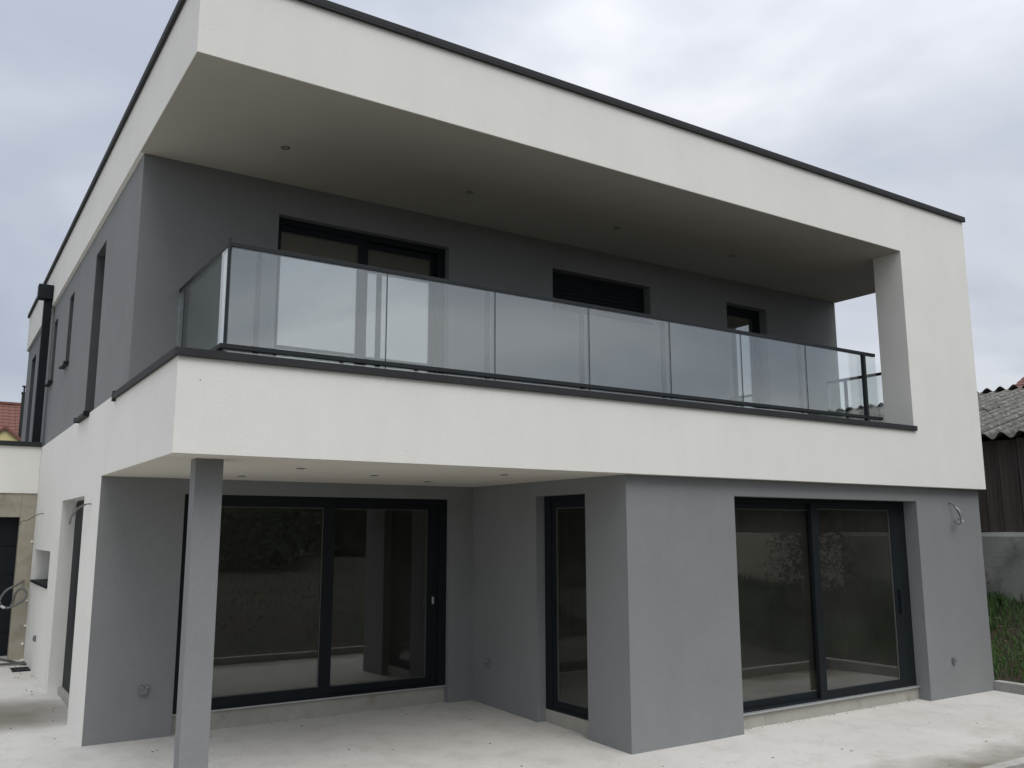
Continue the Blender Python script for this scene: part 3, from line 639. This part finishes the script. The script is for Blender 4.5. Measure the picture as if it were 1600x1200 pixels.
# dormer: yellow gable with red verges
bm = bmesh.new(); cxd = 1.66+2.2-.0; ap = 7.62; hw = 1.55; zb_ = 6.15; yd = -.35
pr = [(cxd-hw, zb_-.9), (cxd+hw, zb_-.9), (cxd+hw, zb_+.15), (cxd, ap-.06), (cxd-hw, zb_+.15)]
a = [bm.verts.new((x, yd, z)) for x, z in pr]; b = [bm.verts.new((x, 3.0, z)) for x, z in pr]
bm.faces.new(a); bm.faces.new(b)
for i in range(5): bm.faces.new([a[i], a[(i+1) % 5], b[(i+1) % 5], b[i]])
dm = link('dormer', bm, YEL, hl)
bm = bmesh.new()
for s in (-1, 1):
    q = [(cxd, ap), (cxd+s*(hw+.25), zb_-.05), (cxd+s*(hw+.25), zb_-.20), (cxd, ap-.17)]
    a = [bm.verts.new((x, yd-.15, z)) for x, z in q]; b = [bm.verts.new((x, 3.1, z+.05)) for x, z in q]
    bm.faces.new(a); bm.faces.new(b)
    for i in range(4): bm.faces.new([a[i], a[(i+1) % 4], b[(i+1) % 4], b[i]])
link('dormer_roof', bm, RED, dm)
bm = bmesh.new(); tube(bm, [(4.62, .3, 0), (4.62, .3, 9.5)], .10, 10); tube(bm, [(4.62, .3, 9.45), (4.62, .3, 9.55)], .13, 10); tube(bm, [(4.62, .3, 9.55), (4.62, .3, 9.85)], .045, 8); tube(bm, [(4.62, .3, 9.84), (4.62, .3, 9.9)], .12, 10)
link('flue', bm, CAP, hl, smooth=False)

# ---------------------------------------------------------------- vegetation
def grass(name, areas, label, seed, hmin, hmax, wd, m=GRASS):
    rg = random.Random(seed); V = []; Fc = []
    for (x0, x1, y0, y1, cnt) in areas:
        for _ in range(cnt):
            x, y = rg.uniform(x0, x1), rg.uniform(y0, y1)
            dn = noise.noise(Vector((x*.9, y*.9, seed)))
            if x < 12.0 and x > 10.9 and y > -2.3 and rg.random() < .9-(x-11.0)*.8: continue
            if dn < -.3 and rg.random() < .6: continue
            z = terr(x, y)-.01; h = rg.uniform(hmin, hmax)*(1+dn); a = rg.uniform(0, 6.28); l = rg.uniform(.15, .7)*h; b = rg.uniform(0, 6.28)
            dx, dy = math.cos(a)*wd, math.sin(a)*wd; lx, ly = math.cos(b)*l, math.sin(b)*l; i = len(V)
            V += [(x-dx, y-dy, z), (x+dx, y+dy, z), (x+lx*.4-dx*.7, y+ly*.4-dy*.7, z+h*.6), (x+lx*.4+dx*.7, y+ly*.4+dy*.7, z+h*.6), (x+lx, y+ly, z+h)]
            Fc += [(i, i+1, i+3, i+2), (i+2, i+3, i+4)]
    me = bpy.data.meshes.new(name); me.from_pydata(V, [], Fc); me.materials.append(m)
    o = bpy.data.objects.new(name, me); C.objects.link(o); return tag(o, label, 'grass', kind='stuff')
grass('grass', [(11.0, 13.2, -6, 4.5, 34000)], 'long uneven green grass on the bank below the shed wall', 1, .08, .30, .007)
grass('grass', [(-1, 13, -24, -9, 3500), (3, 11, -9, -3.2, 1200)], 'rough grass on the plot in front of the house', 2, .03, .09, .012)
def weed(x, y, h, m, label, n=12, seed=0, r=.006):
    rg = random.Random(seed); e = empty('weed', (x, y, terr(x, y)-.02)); tag(e, label, 'plant')
    bm = bmesh.new(); tube(bm, spline([(0, 0, 0), (.02, .03, h*.5), (.03, .12, h)]), r, 6, .002); link('stem', bm, m, e)
    bm = bmesh.new()
    for k in range(n*6):
        t = rg.uniform(.35, 1); p = Vector((.03*t, .12*t*t, h*t)); a = rg.uniform(0, 6.28); L = rg.uniform(.03, .09)*(1.2-t*.5)
        d = Vector((math.cos(a), math.sin(a), rg.uniform(-.2, .8))).normalized(); s = d.cross(Vector((0, 0, 1))).normalized()*L*.22
        v = [bm.verts.new(q) for q in (p, p+d*L*.5+s, p+d*L, p+d*L*.5-s)]; bm.faces.new(v)
    link('leaves', bm, m, e); return e
weed(12.95, 1.25, .62, DRY, 'dry weed stalk standing against the grey plinth beside the house corner', seed=3, n=8)
weed(12.85, .55, .42, GRASS, 'taller green weed at the foot of the plinth near the right picture edge', seed=4, n=20)
weed(12.7, .95, .36, GRASS, 'leafy green weed growing out of the grass bank by the house corner', seed=5, n=26)
# young spruce by the shed: shows in the sliding door
def spruce(x, y, h, label):
    rg = random.Random(9); e = empty('spruce_tree', (x, y, terr(x, y)-.03)); tag(e, label, 'tree')
    bm = bmesh.new(); tube(bm, [(0, 0, 0), (.01, 0, h*.5), (0, 0, h)], .05, 8, .006); link('trunk', bm, BARK, e)
    bm = bmesh.new(); z = .25
    while z < h:
        L = (h-z)/h*h*.36+.08; z += rg.uniform(-.03, .03)
        for k in range(7):
            a = rg.uniform(0, 6.28); d = Vector((math.cos(a), math.sin(a), .12)); 
            zz0 = rg.uniform(-.12, .12)
            for t in range(60):
                f = rg.uniform(.05, 1); p = Vector((0, 0, z+zz0))+d*L*f + Vector((rg.gauss(0, .05), rg.gauss(0, .05), rg.gauss(0, .05)-.3*f*f*L)); ln = rg.uniform(.06, .14)*(1.2-f*.6)
                b = Vector((rg.uniform(-1, 1), rg.uniform(-1, 1), rg.uniform(-.5, .4))).normalized()+d*.7; b.normalize(); s = b.cross(Vector((0, 0, 1))).normalized()*.02
                v = [bm.verts.new(q) for q in (p-s, p+b*ln, p+s)]; bm.faces.new(v)
        z += .13
    link('crown', bm, LEAF2, e)
spruce(12.05, -3.35, 3.4, 'young spruce growing in front of the shed, mirrored in the right sliding door')
# broadleaf trees behind the photographer, mirrored in the glass
def tree(seed, h):
    rg = random.Random(seed); e = empty('broadleaf_tree'); 
    bm = bmesh.new(); tube(bm, spline([(0, 0, 0), (.1, 0, h*.3), (0, .1, h*.55), (0, 0, h*.85)]), .16, 8, .03)
    for k in range(6):
        a = k*1.05+rg.uniform(-.3, .3); z = h*rg.uniform(.25, .6); tube(bm, [(0, 0, z), (math.cos(a)*h*.15, math.sin(a)*h*.15, z+h*.12), (math.cos(a)*h*.27, math.sin(a)*h*.27, z+h*.28)], .05, 6, .015)
    link('trunk', bm, BARK, e)
    cl = [(Vector((math.cos(a)*rr, math.sin(a)*rr, zz)), rg.uniform(.16, .26)*h) for a, rr, zz in [(rg.uniform(0, 6.28), rg.uniform(0, .28)*h, rg.uniform(.08, .85)*h) for _ in range(22)]]
    V = []; Fc = []
    for c_, r_ in cl:
        for _ in range(420):
            p = c_ + Vector((rg.gauss(0, 1), rg.gauss(0, 1), rg.gauss(0, .8)))*r_*.48; s = rg.uniform(.07, .17)
            u = Vector((rg.uniform(-1, 1), rg.uniform(-1, 1), rg.uniform(-1, 1))).normalized(); w = u.orthogonal().normalized()
            i = len(V); V += [tuple(p-u*s), tuple(p-w*s*.6), tuple(p+u*s), tuple(p+w*s*.6)]; Fc += [(i, i+1, i+2, i+3)]
    me = bpy.data.meshes.new('crown'); me.from_pydata(V, [], Fc); me.materials.append(LEAF); o = bpy.data.objects.new('crown', me); C.objects.link(o); o.parent = e
    return e
protos = [tree(21, 5.6), tree(22, 6.2)]
for k, e in enumerate(protos): e.location = (-20+k*3.0, -28, -.1)
spots = [(-14+2.7*i, -27-1.3*((i*5) % 3)) for i in range(15)]
for i, (x, y) in enumerate(spots):
    e = copy_tree(protos[i % 2]); e.location = (x, y, -.1); e.rotation_euler[2] = i*1.3; e.scale = (1.05, 1.05, .85+.05*(i % 4)); 
    tag(e, 'leafy green tree in the row at the far end of the plot', 'tree', 'trees at the end of the plot')
for e in protos: tag(e, 'leafy green tree in the row at the far end of the plot', 'tree', 'trees at the end of the plot')

# ---------------------------------------------------------------- crumbs of mortar and stones on the slab and the bank
rg = random.Random(11); bm = bmesh.new()
def chip(x, y, z, s):
    q = bmesh.ops.create_icosphere(bm, subdivisions=1, radius=s)
    a = rg.uniform(0, 6.28)
    for v in q['verts']:
        v.co.x *= rg.uniform(.8, 1.6); v.co.z *= .45; v.co = Matrix.Rotation(a, 3, 'Z') @ v.co; v.co += Vector((x, y, z+s*.2))
for _ in range(420):
    x, y = rg.uniform(-1.5, 10.5), rg.uniform(-1.9, 3.0)
    if x > XW-.1 and y > YF-.1: continue
    chip(x, y, slz(x, y), rg.choice((.003, .004, .005, .006, .009, .012)))
for _ in range(60): y = rg.uniform(3.2, 9); x = -rg.uniform(.0, .25) if rg.random() < .6 else rg.uniform(-1, 0); chip(x, y, slz(x, y), rg.choice((.004, .006, .012)))
for _ in range(40): x = rg.uniform(.85, 4.0); y = DT+.07-abs(rg.gauss(0, .03)); chip(x, y, slz(x, y), rg.uniform(.004, .01))
for _ in range(50): x = rg.uniform(5.95, 9.2); y = YF+.15-abs(rg.gauss(0, .03)); chip(x, y, slz(x, y), rg.uniform(.004, .01))
tag(link('debris', bm, STONE), 'scattered mortar crumbs on the pale cement terrace', 'debris', kind='stuff')
bm = bmesh.new()
for _ in range(260):
    x, y = rg.uniform(10.95, 12.6), rg.uniform(-3, 2.0); chip(x, y, terr(x, y), rg.choice((.012, .02, .03, .04)))
tag(link('stones', bm, mat('brown_stone', (.16, .10, .075), .95, .4, 9)), 'brown stones and clods on the bare soil beside the kerb', 'stones', kind='stuff')
